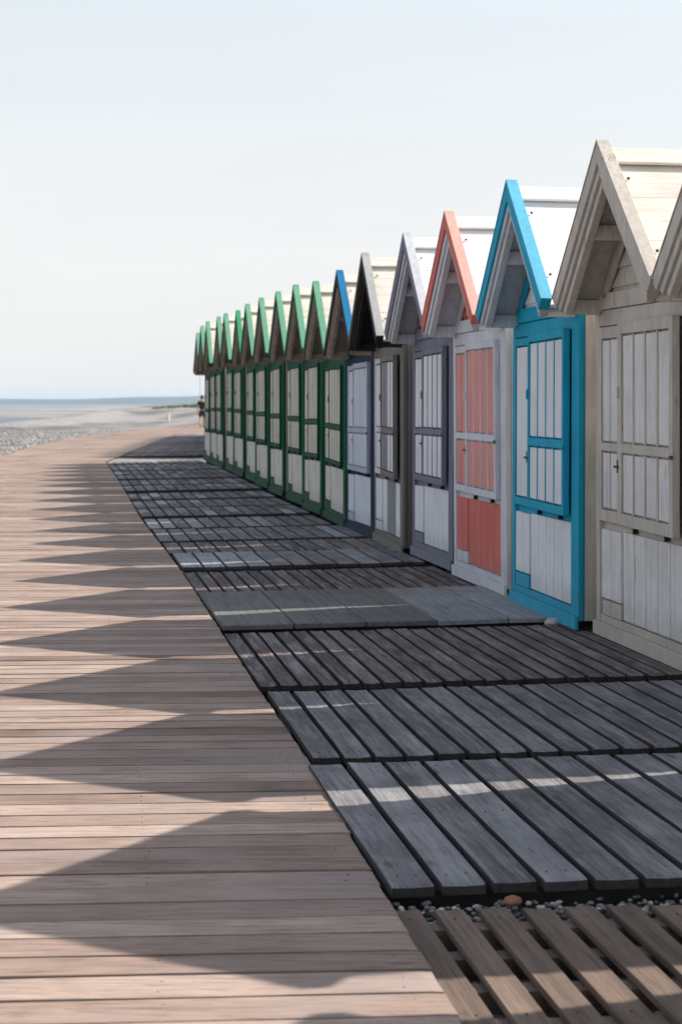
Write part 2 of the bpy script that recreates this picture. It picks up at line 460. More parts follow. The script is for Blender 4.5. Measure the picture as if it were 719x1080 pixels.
def pal(**k):
    d = dict(side='cream_side', frame='white_frame', sill=None, gable='white', trim=None, roof='roof_cream', ridge='roof_cream', cap='white', mould='white_frame',
             soffit='rafter', doorframe=None, doorslat=None, shutframe=None, top=None, doorlow=None, slat='white', slat2='white', lower=None)
    d.update(k)
    for a, b in (('sill', 'frame'), ('trim', 'frame'), ('doorframe', 'frame'), ('shutframe', 'frame'), ('doorslat', 'slat'), ('lower', 'slat'), ('top', 'cap'), ('doorlow', 'lower')):
        if d[a] is None: d[a] = d[b]
    return d
P_CREAM = pal(side='cream_side', frame='cream_old', gable='cream_old', slat='cream_slat', cap='cream_old', mould='cream_old', soffit='cream_old', roof='roof_cream', open=2.2, bead=.012, stile=.05, rl=.07, margin=.014)
P_TURQ = pal(frame='turq', gable='white', slat='white', cap='turq', top='turq_cap', mould='pale_grey', soffit='pale_grey', roof='roof_white', ridge='roof_white', rail=0, open=1.8, paintedhinge=1)
P_SALMON = pal(frame='white_frame', gable='salmon', trim='white_frame', slat='salmon_pale', cap='salmon', top='salmon_cap', mould='white_frame', soffit='white_frame', roof='roof_white', ridge='roof_white', lower='salmon', open=1.0, nl=5)
P_GREY = pal(side='taupe', frame='lilac_grey', gable='lilac_grey', slat='white', cap='lilac_grey', top='pale_grey', mould='pale_grey', soffit='pale_grey', roof='roof_white', ridge='roof_white', open=2.0)
P_BLACK = pal(side='taupe', frame='taupe', gable='black', trim='black', doorframe='white_frame', doorslat='white', shutframe='taupe', slat='white', slat2='grey_slat', cap='black', top='black_cap', mould='black', soffit='black', alt=(0, 1), altl=(1, 2), nl=4, open=2.6)
P_NAVY = pal(side='cream_side', frame='navy', gable='pale_blue', doorframe='pale_blue', shutframe='pale_blue', slat='ice', cap='black', top='blue_cap', mould='rafter', soffit='rafter', open=1.2, n=5, nl=5)
P_GREEN = pal(side='beige', frame='green', gable='beige', slat='beige', cap='green', top='green_cap', mould='rafter', soffit='rafter', lower='beige_low', screws=0, open=1.0, stile=.018, rl=.04, bead=.006, margin=.008)

# wall-centre X, Y and floor height of each hut, nearest first
HUTS = [
 (3.04, 2.25, .10, P_CREAM), (2.74, 4.02, .10, P_CREAM), (2.41, 5.98, .10, P_CREAM), (2.09, 7.93, .10, P_CREAM),
 (1.79, 9.66, .10, P_CREAM), (1.425, 11.38, .10, P_TURQ), (1.14, 13.22, .10, P_SALMON), (.86, 15.0, .11, P_GREY), (.52, 16.8, .09, P_BLACK),
 (.25, 18.62, .06, P_NAVY)]
greens = [(-.045, 20.45), (-.345, 22.18), (-.64, 23.92), (-.945, 25.66), (-1.25, 27.42), (-1.565, 29.18), (-1.85, 30.90), (-2.14, 32.62), (-2.44, 34.36), (-2.72, 36.1), (-3.03, 37.88)]
NEARLBL = [
 'weathered cream hut wholly outside the picture, nearest the camera',
 'weathered cream hut beside the brown slatted pallet, outside the right edge',
 'weathered cream hut beside the wide grey board terrace, outside the right edge',
 'cream hut cut off by the right edge, only its stepped roof edge showing',
 'large weathered cream hut with peeling cream slats, nearest hut whose whole gable shows',
 'turquoise framed hut with white slats and a bright blue roof edge',
 'white hut with salmon pink slats and a salmon red roof edge',
 'grey violet hut with white slats and a pale grey roof edge',
 'hut with black gable, white narrow door and half grey half white open shutter',
 'navy blue framed hut with pale blue slats and one strong blue roof edge']
huts = []
for i, (x, y, z, pl) in enumerate(HUTS):
    h = make_hut(pl)
    h.location = (x, y, z); h.rotation_euler = (R([0,0,0,0,.3,-.4,.5,-.3,.2,-.3][i])*.6, R([0,0,0,.1,.2,-.15,.1,-.2,.3,-.2][i]), -math.pi/2 + YAW + R([0,0,0,-.3,.5,-.4,.6,.2,-.8,.4][i]))
    tag(h, NEARLBL[i], 'beach hut', 'beach huts in one row along the boardwalk')
    if i in (2, 3): h.scale = (1.075 if i == 2 else 1.045, 1, 1)
    huts.append(h)
ORD = ['first', 'second', 'third', 'fourth', 'fifth', 'sixth', 'seventh', 'eighth', 'ninth', 'tenth', 'last']
GA = [(330, 296.4), (308.6, 299.8), (293, 307), (273, 313.6), (259, 320.2), (250, 327), (236.5, 330.2), (228, 333.6), (217.5, 338.7), (213, 343.4), (207, 351)]
proto = make_hut(P_GREEN, 0)
for i, (x, y) in enumerate(greens):
    h = proto if i == 0 else copy_tree(proto)
    ax, ay = GA[i]; zb = .075 + rise(y)*1.25
    yw = R(random.uniform(-.45, .45)); Yf = y - .05
    # gable heights differ from hut to hut by a hand's breadth
    sc = (CAM_H + (424-ay)/F*Yf - zb)/2.92
    sc = min(max(sc, .95), 1.06)
    xf = (ax-359.5)/F*Yf + .31
    h.location = (x + min(max((xf-x)*.6, -.06), .06), y, zb); h.scale = (1, 1, sc)
    h.rotation_euler = (R(random.uniform(-.5, .5)), R(random.uniform(-.7, .7)), -math.pi/2 + YAW + yw)
    lbl = 'mint edged green framed hut with beige slats, %s green hut beyond the navy one' % ORD[i]
    if i == 5: lbl = 'green framed hut whose roof edge is a stronger brighter green than its neighbours'
    if i == 10: lbl = 'farthest green framed hut of the row, beside the distant walker'
    tag(h, lbl, 'beach hut', 'beach huts in one row along the boardwalk')
    if i == 5:
        for c in children(h):
            if c.name.startswith('bargeboard'):
                for k in children(c):
                    if k.name.startswith('capping'):
                        k.material_slots[0].link = 'OBJECT'; k.material_slots[0].material = M['green_lit2']
    huts.append(h)
# the row goes on after a break, hidden behind the last green hut; its shadows reach the walk
for i in range(14):
    y = 43.2 + i*1.85; x = -2.95 - .05*(y-43)
    h = copy_tree(proto)
    h.location = (x, y, .20); h.rotation_euler = (0, 0, -math.pi/2 + math.atan(.05) + R(random.uniform(-.8, .8)))
    tag(h, 'green hut of the next group, hidden behind the last green hut after the break', 'beach hut', 'green huts after the break in the row')

# ------------------------------------------------------------------ terraces (wooden panels in front of each hut)
TERR_SKEW = math.tan(R(5.4))
def terrace(Y0, L, pitch, bw, mat, label, tones, z=.07, width=2.34, skew=TERR_SKEW, yaw=YAW, x0=None, th=.034, joists=3, split=0, jit=.012, tilt=1.0, group='wooden terrace panels in front of the huts'):
    X0 = (edge_x(Y0) + .012) if x0 is None else x0
    t = empty('deck_panel', (X0, Y0, z + rise(Y0)), yaw); t.rotation_euler[1] = -R(tilt)
    tag(t, label, 'deck panel', group)
    b = MB(); n = int(width/pitch)
    for i in range(n):
        xa = i*pitch; xb = xa + bw
        tn = tones(i, n, 0) if callable(tones) else tones
        segs = [(0, L)]
        if split:
            c = L*random.choice((.35, .5, .62)) + random.uniform(-.05, .05); segs = [(0, c-.006), (c+.006, L)]
        for k, (ya, yb) in enumerate(segs):
            tn = tones(i, n, k)
            dz = [random.uniform(-.003, .003) for _ in range(4)]
            e0 = random.uniform(-jit, jit) if k == 0 else 0; e1 = random.uniform(-jit, jit)
            sx = random.uniform(-.003, .003)
            ya0, ya1 = ya - xa*skew + e0, ya - xb*skew + e0
            yb0, yb1 = yb - xa*skew + e1, yb - xb*skew + e1
            if Y0 < 14:
                b.plank(((xa, ya0, dz[0]), (xb, ya1, dz[1])), ((xa+sx, yb0, dz[3]), (xb+sx, yb1, dz[2])), th, tn, wear=random.uniform(.002, .006))
                for kk in range(joists):                      # screw heads over each joist
                    if kk not in (0, joists//2, joists-1): continue
                    yj = .095 + (L-.2)*kk/(joists-1) - xa*skew
                    for fx in ((.25, .75) if bw > .1 else (.5,)):
                        if random.random() < .12: continue
                        cx, cy = xa + (xb-xa)*fx + random.uniform(-.006, .006), yj + random.uniform(-.008, .008)
                        if ya0+.02 < cy < yb0-.02: b.tube((cx, cy, -.002), (cx, cy, .0022), .0034, 7, 0)
            else:
                b.hexa([(xa, ya0, -th), (xb, ya1, -th), (xb+sx, yb1, -th), (xa+sx, yb0, -th),
                    (xa, ya0, dz[0]), (xb, ya1, dz[1]), (xb+sx, yb1, dz[2]), (xa+sx, yb0, dz[3])], tn)
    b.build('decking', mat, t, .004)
    for k in range(joists):
        b = MB()
        yy = .06 + (L-.2)*k/(joists-1)
        b.hexa([(.02, yy, -th-.062), (width-.05, yy-width*skew, -th-.062), (width-.05, yy+.07-width*skew, -th-.062), (.02, yy+.07, -th-.062),
                (.02, yy, -th-.002), (width-.05, yy-width*skew, -th-.002), (width-.05, yy+.07-width*skew, -th-.002), (.02, yy+.07, -th-.002)], random.random())
        b.build('joist', M['joist'] if mat is not M['deck_pallet'] else M['deck_pallet'], t)
    return t
rt = lambda lo, hi: (lambda i, n, k: random.uniform(lo, hi))
def mix_tone(lights, lo=.25, hi=.55, li=(.75, 1.0)):
    return lambda i, n, k: random.uniform(*li) if (i in lights) else random.uniform(lo, hi)
terrace(3.0, 2.0, .131, .086, M['deck_pallet'], 'brown pallet with wide gaps between its slats, nearest of all on the pebbles', rt(.2, .85), z=-.02, th=.022, joists=8, tilt=0, width=2.8, jit=.004)
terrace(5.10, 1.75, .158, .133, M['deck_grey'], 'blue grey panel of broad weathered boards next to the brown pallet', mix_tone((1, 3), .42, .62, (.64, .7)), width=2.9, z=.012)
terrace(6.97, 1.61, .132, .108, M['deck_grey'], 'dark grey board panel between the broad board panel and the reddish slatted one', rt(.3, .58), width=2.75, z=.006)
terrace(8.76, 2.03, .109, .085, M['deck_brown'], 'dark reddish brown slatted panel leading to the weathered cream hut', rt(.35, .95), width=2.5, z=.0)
def t4(i, n, k): return random.uniform(.15, .38) if i < 3 else random.uniform(.75, .9)
terrace(10.98, 1.96, .474, .464, M['deck_ply'], 'panel of very wide smooth sheets, brown grey turning pale, before the turquoise hut', t4, width=2.38, z=.02)
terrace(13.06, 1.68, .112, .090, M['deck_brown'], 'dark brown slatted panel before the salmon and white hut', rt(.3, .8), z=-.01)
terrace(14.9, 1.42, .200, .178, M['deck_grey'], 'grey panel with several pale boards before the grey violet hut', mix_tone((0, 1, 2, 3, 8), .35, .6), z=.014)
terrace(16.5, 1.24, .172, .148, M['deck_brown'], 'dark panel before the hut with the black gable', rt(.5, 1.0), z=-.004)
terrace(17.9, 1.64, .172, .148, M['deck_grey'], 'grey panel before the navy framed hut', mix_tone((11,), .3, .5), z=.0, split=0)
yy = 19.7
for i in range(11):
    if i == 0: tf = mix_tone((0, 1, 3, 7, 8), .25, .5, (.7, .95))
    else: tf = (lambda i, n, k: random.choice((.2, .25, .3, .35, .4, .45, .5, .55, .85)))
    nm = 'farthest' if i == 10 else ORD[i]
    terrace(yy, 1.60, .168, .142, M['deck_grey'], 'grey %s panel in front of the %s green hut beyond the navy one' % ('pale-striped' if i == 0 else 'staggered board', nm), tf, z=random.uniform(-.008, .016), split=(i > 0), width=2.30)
    yy += 1.745
for i in range(8):
    y0 = 42.7 + i*3.7
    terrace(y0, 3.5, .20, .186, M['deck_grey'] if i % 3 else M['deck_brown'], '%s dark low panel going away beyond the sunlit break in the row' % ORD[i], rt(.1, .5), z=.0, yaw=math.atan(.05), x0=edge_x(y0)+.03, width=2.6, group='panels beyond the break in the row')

# ------------------------------------------------------------------ boardwalk
def left_x(Y):
    pts = [(0, -2.9), (10, -3.9), (41, -8.55), (52, -9.8), (64, -10.5), (82, -10.3), (92, -9.6), (112, -7.6)]
    for (a, xa), (b_, xb) in zip(pts, pts[1:]):
        if Y <= b_: return xa + (xb-xa)*(Y-a)/(b_-a)
    return pts[-1][1]
def boardwalk():
    b = MB(); Y = 2.2; sl = math.tan(R(3.3))
    cur = .5
    while Y < 100:
        pitch = random.uniform(.142, .168)
        w = pitch - random.uniform(.009, .017)
        xr = edge_x(Y) - .012 + random.uniform(-.004, .004)
        if Y > 72: xr = -5.0 + (Y-72)*.02
        xl = min(left_x(Y), xr-3.0) if Y < 44 else left_x(Y) + random.uniform(-.1, .1)
        z = rise(Y)
        cur = random.gauss(.52, .18)
        # each course is two lengths butted somewhere
        cut = xl + (xr-xl)*random.uniform(.15, .45)
        for xa, xb, tn in ((xl, cut-.003, min(max(random.gauss(.52, .19), 0), 1)), (cut+.003, xr, min(max(cur, 0), 1))):
            ya, yb = Y + (xa-xr)*sl, Y + (xb-xr)*sl
            d = [random.uniform(-.0025, .0025) for _ in range(4)]
            xc = xb if xb != xr else xr - .165*w
            if Y < 13:
                b.plank(((xa, ya+w, z+d[3]), (xa, ya, z+d[0])), ((xc, yb+w, z+d[2]), (xb, yb, z+d[1])), .035, tn, n=16, wob=.003, wear=.002)
                for kk in range(5):
                    cx = edge_x(Y) - .115 - kk*.62
                    if xa+.02 < cx < xb-.02:
                        for fy in (.25, .75):
                            px_ = cx + random.uniform(-.008, .008); py_ = Y + (cx-xr)*sl + w*fy
                            b.tube((px_, py_, z-.003), (px_, py_, z+.0018), .0032, 7, .1)
                continue
            b.hexa([(xa, ya, z-.035), (xb, yb, z-.035), (xc, yb+w, z-.035), (xa, ya+w, z-.035),
                    (xa, ya, z+d[0]), (xb, yb, z+d[1]), (xc, yb+w, z+d[2]), (xa, ya+w, z+d[3])], tn)
        Y += pitch
    o = b.build('boardwalk', M['boardwalk'], None, .003)
    tag(o, kind='structure')
    b = MB()
    for k in range(5):
        for y0 in range(2, 100, 2):
            def px(y): return edge_x(y) - .15 - k*.62
            if px(y0) < left_x(y0): continue
            b.hexa([(px(y0), y0, rise(y0)-.16), (px(y0)+.07, y0, rise(y0)-.16), (px(y0+2)+.07, y0+2, rise(y0+2)-.16), (px(y0+2), y0+2, rise(y0+2)-.16),
                    (px(y0), y0, rise(y0)-.038), (px(y0)+.07, y0, rise(y0)-.038), (px(y0+2)+.07, y0+2, rise(y0+2)-.038), (px(y0+2), y0+2, rise(y0+2)-.038)], .4)
    s = b.build('boardwalk_bearers', M['joist']); tag(s, kind='structure')
boardwalk()

# ------------------------------------------------------------------ ground, beach, flats, sea, far coast
def shingle_mat():
    m, nt, bs = new_mat('shingle')
    tc = nt.nodes.new('ShaderNodeTexCoord')
    vo = N(nt, 'ShaderNodeTexVoronoi', i_Scale=16.0); nt.links.new(tc.outputs['Object'], vo.inputs['Vector'])
    sp = nt.nodes.new('ShaderNodeSeparateColor'); nt.links.new(vo.outputs['Color'], sp.inputs[0])
    c = ramp(nt, sp.outputs[0], [(0, (.10,.095,.095)), (.35, (.21,.195,.19)), (.7, (.34,.32,.30)), (1, (.52,.50,.48))])
    n = N(nt, 'ShaderNodeTexNoise', i_Scale=.12, i_Detail=5.0, i_Roughness=.65); nt.links.new(tc.outputs['Object'], n.inputs['Vector'])
    c = mixc(nt, .8, c, ramp(nt, n.outputs[0], [(.35, .78), (.5, 1.0), (.65, 1.2)]), 'MULTIPLY')
    mp = nt.nodes.new('ShaderNodeMapping'); mp.inputs['Scale'].default_value = (.22, .028, 1); mp.inputs['Rotation'].default_value = (0, 0, .1); nt.links.new(tc.outputs['Object'], mp.inputs[0])
    nb_ = N(nt, 'ShaderNodeTexNoise', i_Scale=1.0, i_Detail=4.0); nt.links.new(mp.outputs[0], nb_.inputs['Vector'])
    c = mixc(nt, .8, c, ramp(nt, nb_.outputs[0], [(.43, .38), (.5, .9), (.57, 1.15)]), 'MULTIPLY')
    dk = ramp(nt, vo.outputs['Distance'], [(.25, 1.0), (.75, .45)])
    c = mixc(nt, .6, c, dk, 'MULTIPLY')
    nt.links.new(c, bs.inputs['Base Color']); bs.inputs['Roughness'].default_value = .85
    bp = N(nt, 'ShaderNodeBump', i_Strength=.8, i_Distance=.03); bp.invert = True
    nt.links.new(vo.outputs['Distance'], bp.inputs['Height']); nt.links.new(bp.outputs[0], bs.inputs['Normal'])
    return m
M['shingle'] = shingle_mat()

def crest_x(Y):
    pts = [(-50, -16), (40, -18), (94, -20.5), (138, -24), (219, -33), (375, -48), (600, -66), (1200, -105), (3000, -200)]
    for (a, xa), (b_, xb) in zip(pts, pts[1:]):
        if Y <= b_: return xa + (xb-xa)*(Y-a)/(b_-a)
    return pts[-1][1]
def ground_z(x, y):
    z = rise(y) - .01
    # the trench under boardwalk and terraces
    under = 1.0
    if y < 100:
        l = left_x(y)
        under = min(max((l + .25 - x)/.4, 0), 1)
    else:
        under = min(max((y-100)/6, 0), 1)
    if 38.9 < y < 43.2 and x < 3: under = max(under, min((y-38.9)/.5, (43.2-y)/.5, 1)*.93)
    if x > 6: under = max(under, min((x-6)/3, 1)*.8)
    z -= .16*(1-under)
    if y > 30 and under > 0:
        z += under*(.16*noise.noise(Vector((x*.11, y*.045, 1.3))) + .05*noise.noise(Vector((x*.5, y*.3, 4)))) * min((y-30)/40, 1)
        # storm ridges thrown up along the beach
        r = (x - crest_x(y))
        z += under*.45*math.exp(-((r-3.0)/2.0)**2)*min(max((y-60)/50, 0), 1)
        z += under*.35*math.exp(-((r-13)/4)**2)*min(max((y-110)/60, 0), 1)
    r = crest_x(y) - x
    if r > 0:
        z -= min(.14*r + .004*r*r, 9) + .15*noise.noise(Vector((x*.2, y*.05, 9)))*min(r/3, 1)
    return z
def ground():
    xs = list(np.arange(-120, -40, 5.0)) + list(np.arange(-40, -14, .6)) + list(np.arange(-14, 8, .3)) + list(np.arange(8, 40, 2.0)) + list(np.arange(40, 420, 20.0))
    ys = list(np.arange(-20, 3, 1.5)); y = 3.0; st = .3
    while y < 1300:
        ys.append(y); y += max(.3, (y-20)*.011)
    me = bpy.data.meshes.new('ground')
    vs = [(x, y, ground_z(x, y)) for y in ys for x in xs]
    nx = len(xs)
    fs = [(j*nx+i, j*nx+i+1, (j+1)*nx+i+1, (j+1)*nx+i) for j in range(len(ys)-1) for i in range(nx-1)]
    me.from_pydata(vs, [], fs)
    o = link('ground', me, M['shingle'], None, True); tag(o, kind='structure')
ground()

def flats_mat():
    m, nt, bs = new_mat('tidal_sand')
    tc = nt.nodes.new('ShaderNodeTexCoord')
    mp = nt.nodes.new('ShaderNodeMapping'); mp.inputs['Scale'].default_value = (.006, .0045, 1); nt.links.new(tc.outputs['Object'], mp.inputs[0])
    n = N(nt, 'ShaderNodeTexNoise', i_Scale=1.0, i_Detail=6.0, i_Roughness=.6); nt.links.new(mp.outputs[0], n.inputs['Vector'])
    c = ramp(nt, n.outputs[0], [(.42, (.10,.105,.11)), (.5, (.25,.225,.20)), (.6, (.36,.32,.275))])
    nt.links.new(c, bs.inputs['Base Color'])
    nt.links.new(ramp(nt, n.outputs[0], [(.35, .5), (.5, .85)]), bs.inputs['Roughness'])
    return m
def water_mat():
    m, nt, bs = new_mat('sea_water')
    bs.inputs['Base Color'].default_value = (.035, .06, .08, 1); bs.inputs['Roughness'].default_value = .35
    tc = nt.nodes.new('ShaderNodeTexCoord')
    mp = nt.nodes.new('ShaderNodeMapping'); mp.inputs['Scale'].default_value = (.25, .5, 1); nt.links.new(tc.outputs['Object'], mp.inputs[0])
    n = N(nt, 'ShaderNodeTexNoise', i_Scale=1.0, i_Detail=4.0); nt.links.new(mp.outputs[0], n.inputs['Vector'])
    bp = N(nt, 'ShaderNodeBump', i_Strength=.5, i_Distance=.4); nt.links.new(n.outputs[0], bp.inputs['Height']); nt.links.new(bp.outputs[0], bs.inputs['Normal'])
    return m
SEA = -6.0
def sheet(name, pts, z, mat):
    me = bpy.data.meshes.new(name); me.from_pydata([(x, y, z) for x, y in pts], [], [tuple(range(len(pts)))])
    o = link(name, me, mat); tag(o, kind='structure'); return o
sheet('tidal_flat', [(-6500, -500), (6500, -500), (6500, 7200), (-6500, 7200)], SEA, flats_mat())
wm = water_mat()
def pool(name, x0, x1, y0, y1, seed):
    n = 40; top = []; bot = []
    for i in range(n+1):
        t = i/n; x = x0 + (x1-x0)*t; e = math.sin(math.pi*t)**.45
        yc = (y0+y1)/2; hh = (y1-y0)/2
        top.append((x*(1+.15*0), yc + hh*e*(1+.5*noise.noise(Vector((t*7, seed, 0))))))
        bot.append((x, yc - hh*e*(1+.5*noise.noise(Vector((t*9, seed+5, 0))))))
    return sheet(name, bot + top[::-1], SEA+.05, wm)
pool('water', -460, -86, 520, 840, 1.0)
pool('water', -520, -112, 930, 1060, 2.0)
pool('water', -700, -150, 1250, 1380, 3.0)
pool('water', -3200, 900, 3300, 4700, 4.0)

def coast():
    m, nt, bs = new_mat('far_coast')
    tc = nt.nodes.new('ShaderNodeTexCoord')
    n = N(nt, 'ShaderNodeTexNoise', i_Scale=.006, i_Detail=5.0); nt.links.new(tc.outputs['Object'], n.inputs['Vector'])
    nt.links.new(ramp(nt, n.outputs[0], [(.4, (.015,.028,.022)), (.6, (.04,.055,.04))]), bs.inputs['Base Color']); bs.inputs['Roughness'].default_value = .9
    vs = []; fs = []; nx = 240; rows = 5
    for i in range(nx+1):
        x = -3400 + 6800*i/nx
        t = (x + 760)/300
        h = 15 + 14/(1+math.exp(-t*2)) + 4.5*noise.noise(Vector((x*.004, 0, 2))) + 1.6*noise.noise(Vector((x*.02, 3, 0)))
        for k in range(rows):
            f = k/(rows-1)
            vs.append((x, 5150 + 420*f + 60*noise.noise(Vector((x*.003, f, 7))), SEA - .5 + (h+.5)*math.sin(f*math.pi/2)**.6))
    for i in range(nx):
        for k in range(rows-1):
            a = i*rows+k; fs.append((a, a+rows, a+rows+1, a+1))
    b0 = len(vs)
    for i in range(nx+1):
        x = vs[i*rows][0]; vs.append((x, 6400, SEA-.5))
    for i in range(nx):
        fs.append((i*rows+rows-1, (i+1)*rows+rows-1, b0+i+1, b0+i))
    me = bpy.data.meshes.new('hills'); me.from_pydata(vs, [], fs)
    o = link('hills', me, m, None, True); tag(o, kind='structure')
coast()

# ------------------------------------------------------------------ loose pebbles
def pebble_mesh(name, spots, mat, sub=1):
    bm = bmesh.new(); bmesh.ops.create_icosphere(bm, subdivisions=sub, radius=1)
    bv = np.array([v.co[:] for v in bm.verts]); bf = np.array([[v.index for v in f.verts] for f in bm.faces]); bm.free()
    nv = len(bv); allv = []; allf = []; tones = []
    for k, (x, y, z, s) in enumerate(spots):
        a = random.uniform(0, 6.28); sx, sy, sz = s*random.uniform(.8, 1.3), s*random.uniform(.6, .95), s*random.uniform(.4, .7)
        ca, sa = math.cos(a), math.sin(a)
        jt = 1 + np.array([random.uniform(-.12, .12) for _ in range(nv)])[:, None]
        p = bv*jt*np.array([sx, sy, sz]); tl = random.uniform(-.4, .4)
        px = p[:, 0]*ca - p[:, 1]*sa; py = p[:, 0]*sa + p[:, 1]*ca; pz = p[:, 2] + px*tl*.5
        allv.append(np.stack([px+x, py+y, pz+z], 1)); allf.append(bf + k*nv); tones += [random.random()]*nv
    v = np.concatenate(allv); f = np.concatenate(allf)
    me = bpy.data.meshes.new(name); me.from_pydata(v.tolist(), [], f.tolist())
    at = me.attributes.new('tone', 'FLOAT', 'POINT'); at.data.foreach_set('value', tones)
    return link(name, me, mat, None, True)
def pebble_mat():
    m, nt, bs = new_mat('pebble')
    a = nt.nodes.new('ShaderNodeAttribute'); a.attribute_name = 'tone'
    c = ramp(nt, a.outputs['Fac'], [(0, (.10,.10,.108)), (.4, (.22,.217,.22)), (.75, (.32,.30,.285)), (.93, (.58,.57,.56)), (1, (.42,.25,.15))])
    tc = nt.nodes.new('ShaderNodeTexCoord')
    n = N(nt, 'ShaderNodeTexNoise', i_Scale=60.0, i_Detail=3.0); nt.links.new(tc.outputs['Object'], n.inputs['Vector'])
    c = mixc(nt, .6, c, ramp(nt, n.outputs[0], [(.35, .75), (.65, 1.15)]), 'MULTIPLY')
    nt.links.new(c, bs.inputs['Base Color']); bs.inputs['Roughness'].default_value = .6
    return m
M['pebble'] = pebble_mat()
sp = []
for _ in range(5200):
    x = random.uniform(0, 2.2); y = random.uniform(3.3, 5.2)
    if x < edge_x(y)-.1: continue
    s = random.choice((.008, .011, .014, .018, .024)) * random.uniform(.8, 1.2)
    sp.append((x, y, -.165 + s*.3, s))
for _ in range(1500):                                            # a heap pushed up in the joint between pallet and panel
    x = random.uniform(.16, 2.0); y = 5.04 + (x-.18)*.085 + random.gauss(0, .035)
    s = random.uniform(.006, .014); sp.append((x, y, -.065 + random.uniform(-.06, .025), s))
tag(pebble_mesh('pebbles', sp, M['pebble'], 2), 'grey shingle pebbles under and between the nearest wooden panels', 'pebbles', kind='stuff')
sp = []
while len(sp) < 21000:
    y = 38 + 46*random.random()**1.2; l = left_x(y)
    x = l - .05 - random.random()**1.4*9
    if x/y < -.23: continue
    s = random.uniform(.014, .034) * (1 + .7*(random.random() < .1))
    sp.append((x, y, ground_z(x, y) + s*.25, s))
tag(pebble_mesh('beach_pebbles', sp, M['pebble'], 1), 'pale grey shingle pebbles spread over the beach left of the boardwalk', 'pebbles', kind='stuff')
# one rust-brown pebble in the joint, one chalky stone on the panel
def stone(loc, s, col, label, seed):
    bm = bmesh.new(); bmesh.ops.create_icosphere(bm, subdivisions=3, radius=1)
    for v in bm.verts:
        n = 1 + .16*noise.noise(v.co*1.4 + Vector((seed, 0, 0)))
        v.co = Vector((v.co.x*s*1.25*n, v.co.y*s*.95*n, v.co.z*s*.72*n))
    me = bpy.data.meshes.new('stone'); bm.to_mesh(me); bm.free()
    o = link('stone', me, plain('stone_'+str(seed), col, .6, var=.3, scale=30), None, True); o.location = loc
    tag(o, label, 'stone'); return o
stone((.52, 5.03, -.012), .022, (.30,.13,.07), 'rust brown rounded pebble in the joint beside the brown pallet', 1)
stone((1.40, 10.96, .045), .045, (.42,.40,.36), 'chalky lump of stone at the corner of the wide sheet panel', 2)

# ------------------------------------------------------------------ dune grass far behind the beach
def grass():
    vs = []; fs = []
    for _ in range(9000):
        y = random.uniform(330, 760); x = -(.092 + random.random()*.10)*y + 6
        if x < crest_x(y) + 6: continue
        z = ground_z(x, y) - .05
        h = random.uniform(.15, .45)*(.5 + .9*max(0, noise.noise(Vector((x*.05, y*.01, 0))) + .4)); w = random.uniform(.12, .5)
        b = len(vs); a = random.uniform(-.6, .6)
        vs += [(x-w, y-a, z), (x+w, y+a, z), (x+w*.3+random.uniform(-.3, .3), y, z+h)]
        fs.append((b, b+1, b+2))
    me = bpy.data.meshes.new('dune_grass'); me.from_pydata(vs, [], fs)
    o = link('dune_grass', me, plain('dune_grass', (.17,.19,.115), .9, var=.4, scale=.3))
    tag(o, 'low dark green dune grass along the far crest of the beach', 'grass', kind='stuff')
grass()

# ------------------------------------------------------------------ marker post and lamp post near the walker
b = MB(); b.tube((0, 0, -.1), (0, 0, .62), .09, 12); b.tube((0, 0, .62), (0, 0, .70), .05, 12)
o = b.build('marker_post', paint('post_white', (.8,.74,.62), dirt=.2)); o.location = ((178-359.5)/F*118, 118, ground_z((178-359.5)/F*118, 118))
tag(o, 'short white marker post standing alone on the shingle', 'post')
t = empty('mast', ((211.2-359.5)/F*104, 104, ground_z(-8.8, 104)))
tag(t, 'thin pale mast rising behind the walker beside the last hut', 'mast')
b = MB(); b.tube((0, 0, 0), (0, 0, 3.4), .026, 10); b.build('pole', M['white_frame'], t, smooth=False)
b = MB(); b.tube((0, 0, 3.4), (0, 0, 3.46), .045, 10); b.build('cap', M['steel'], t)

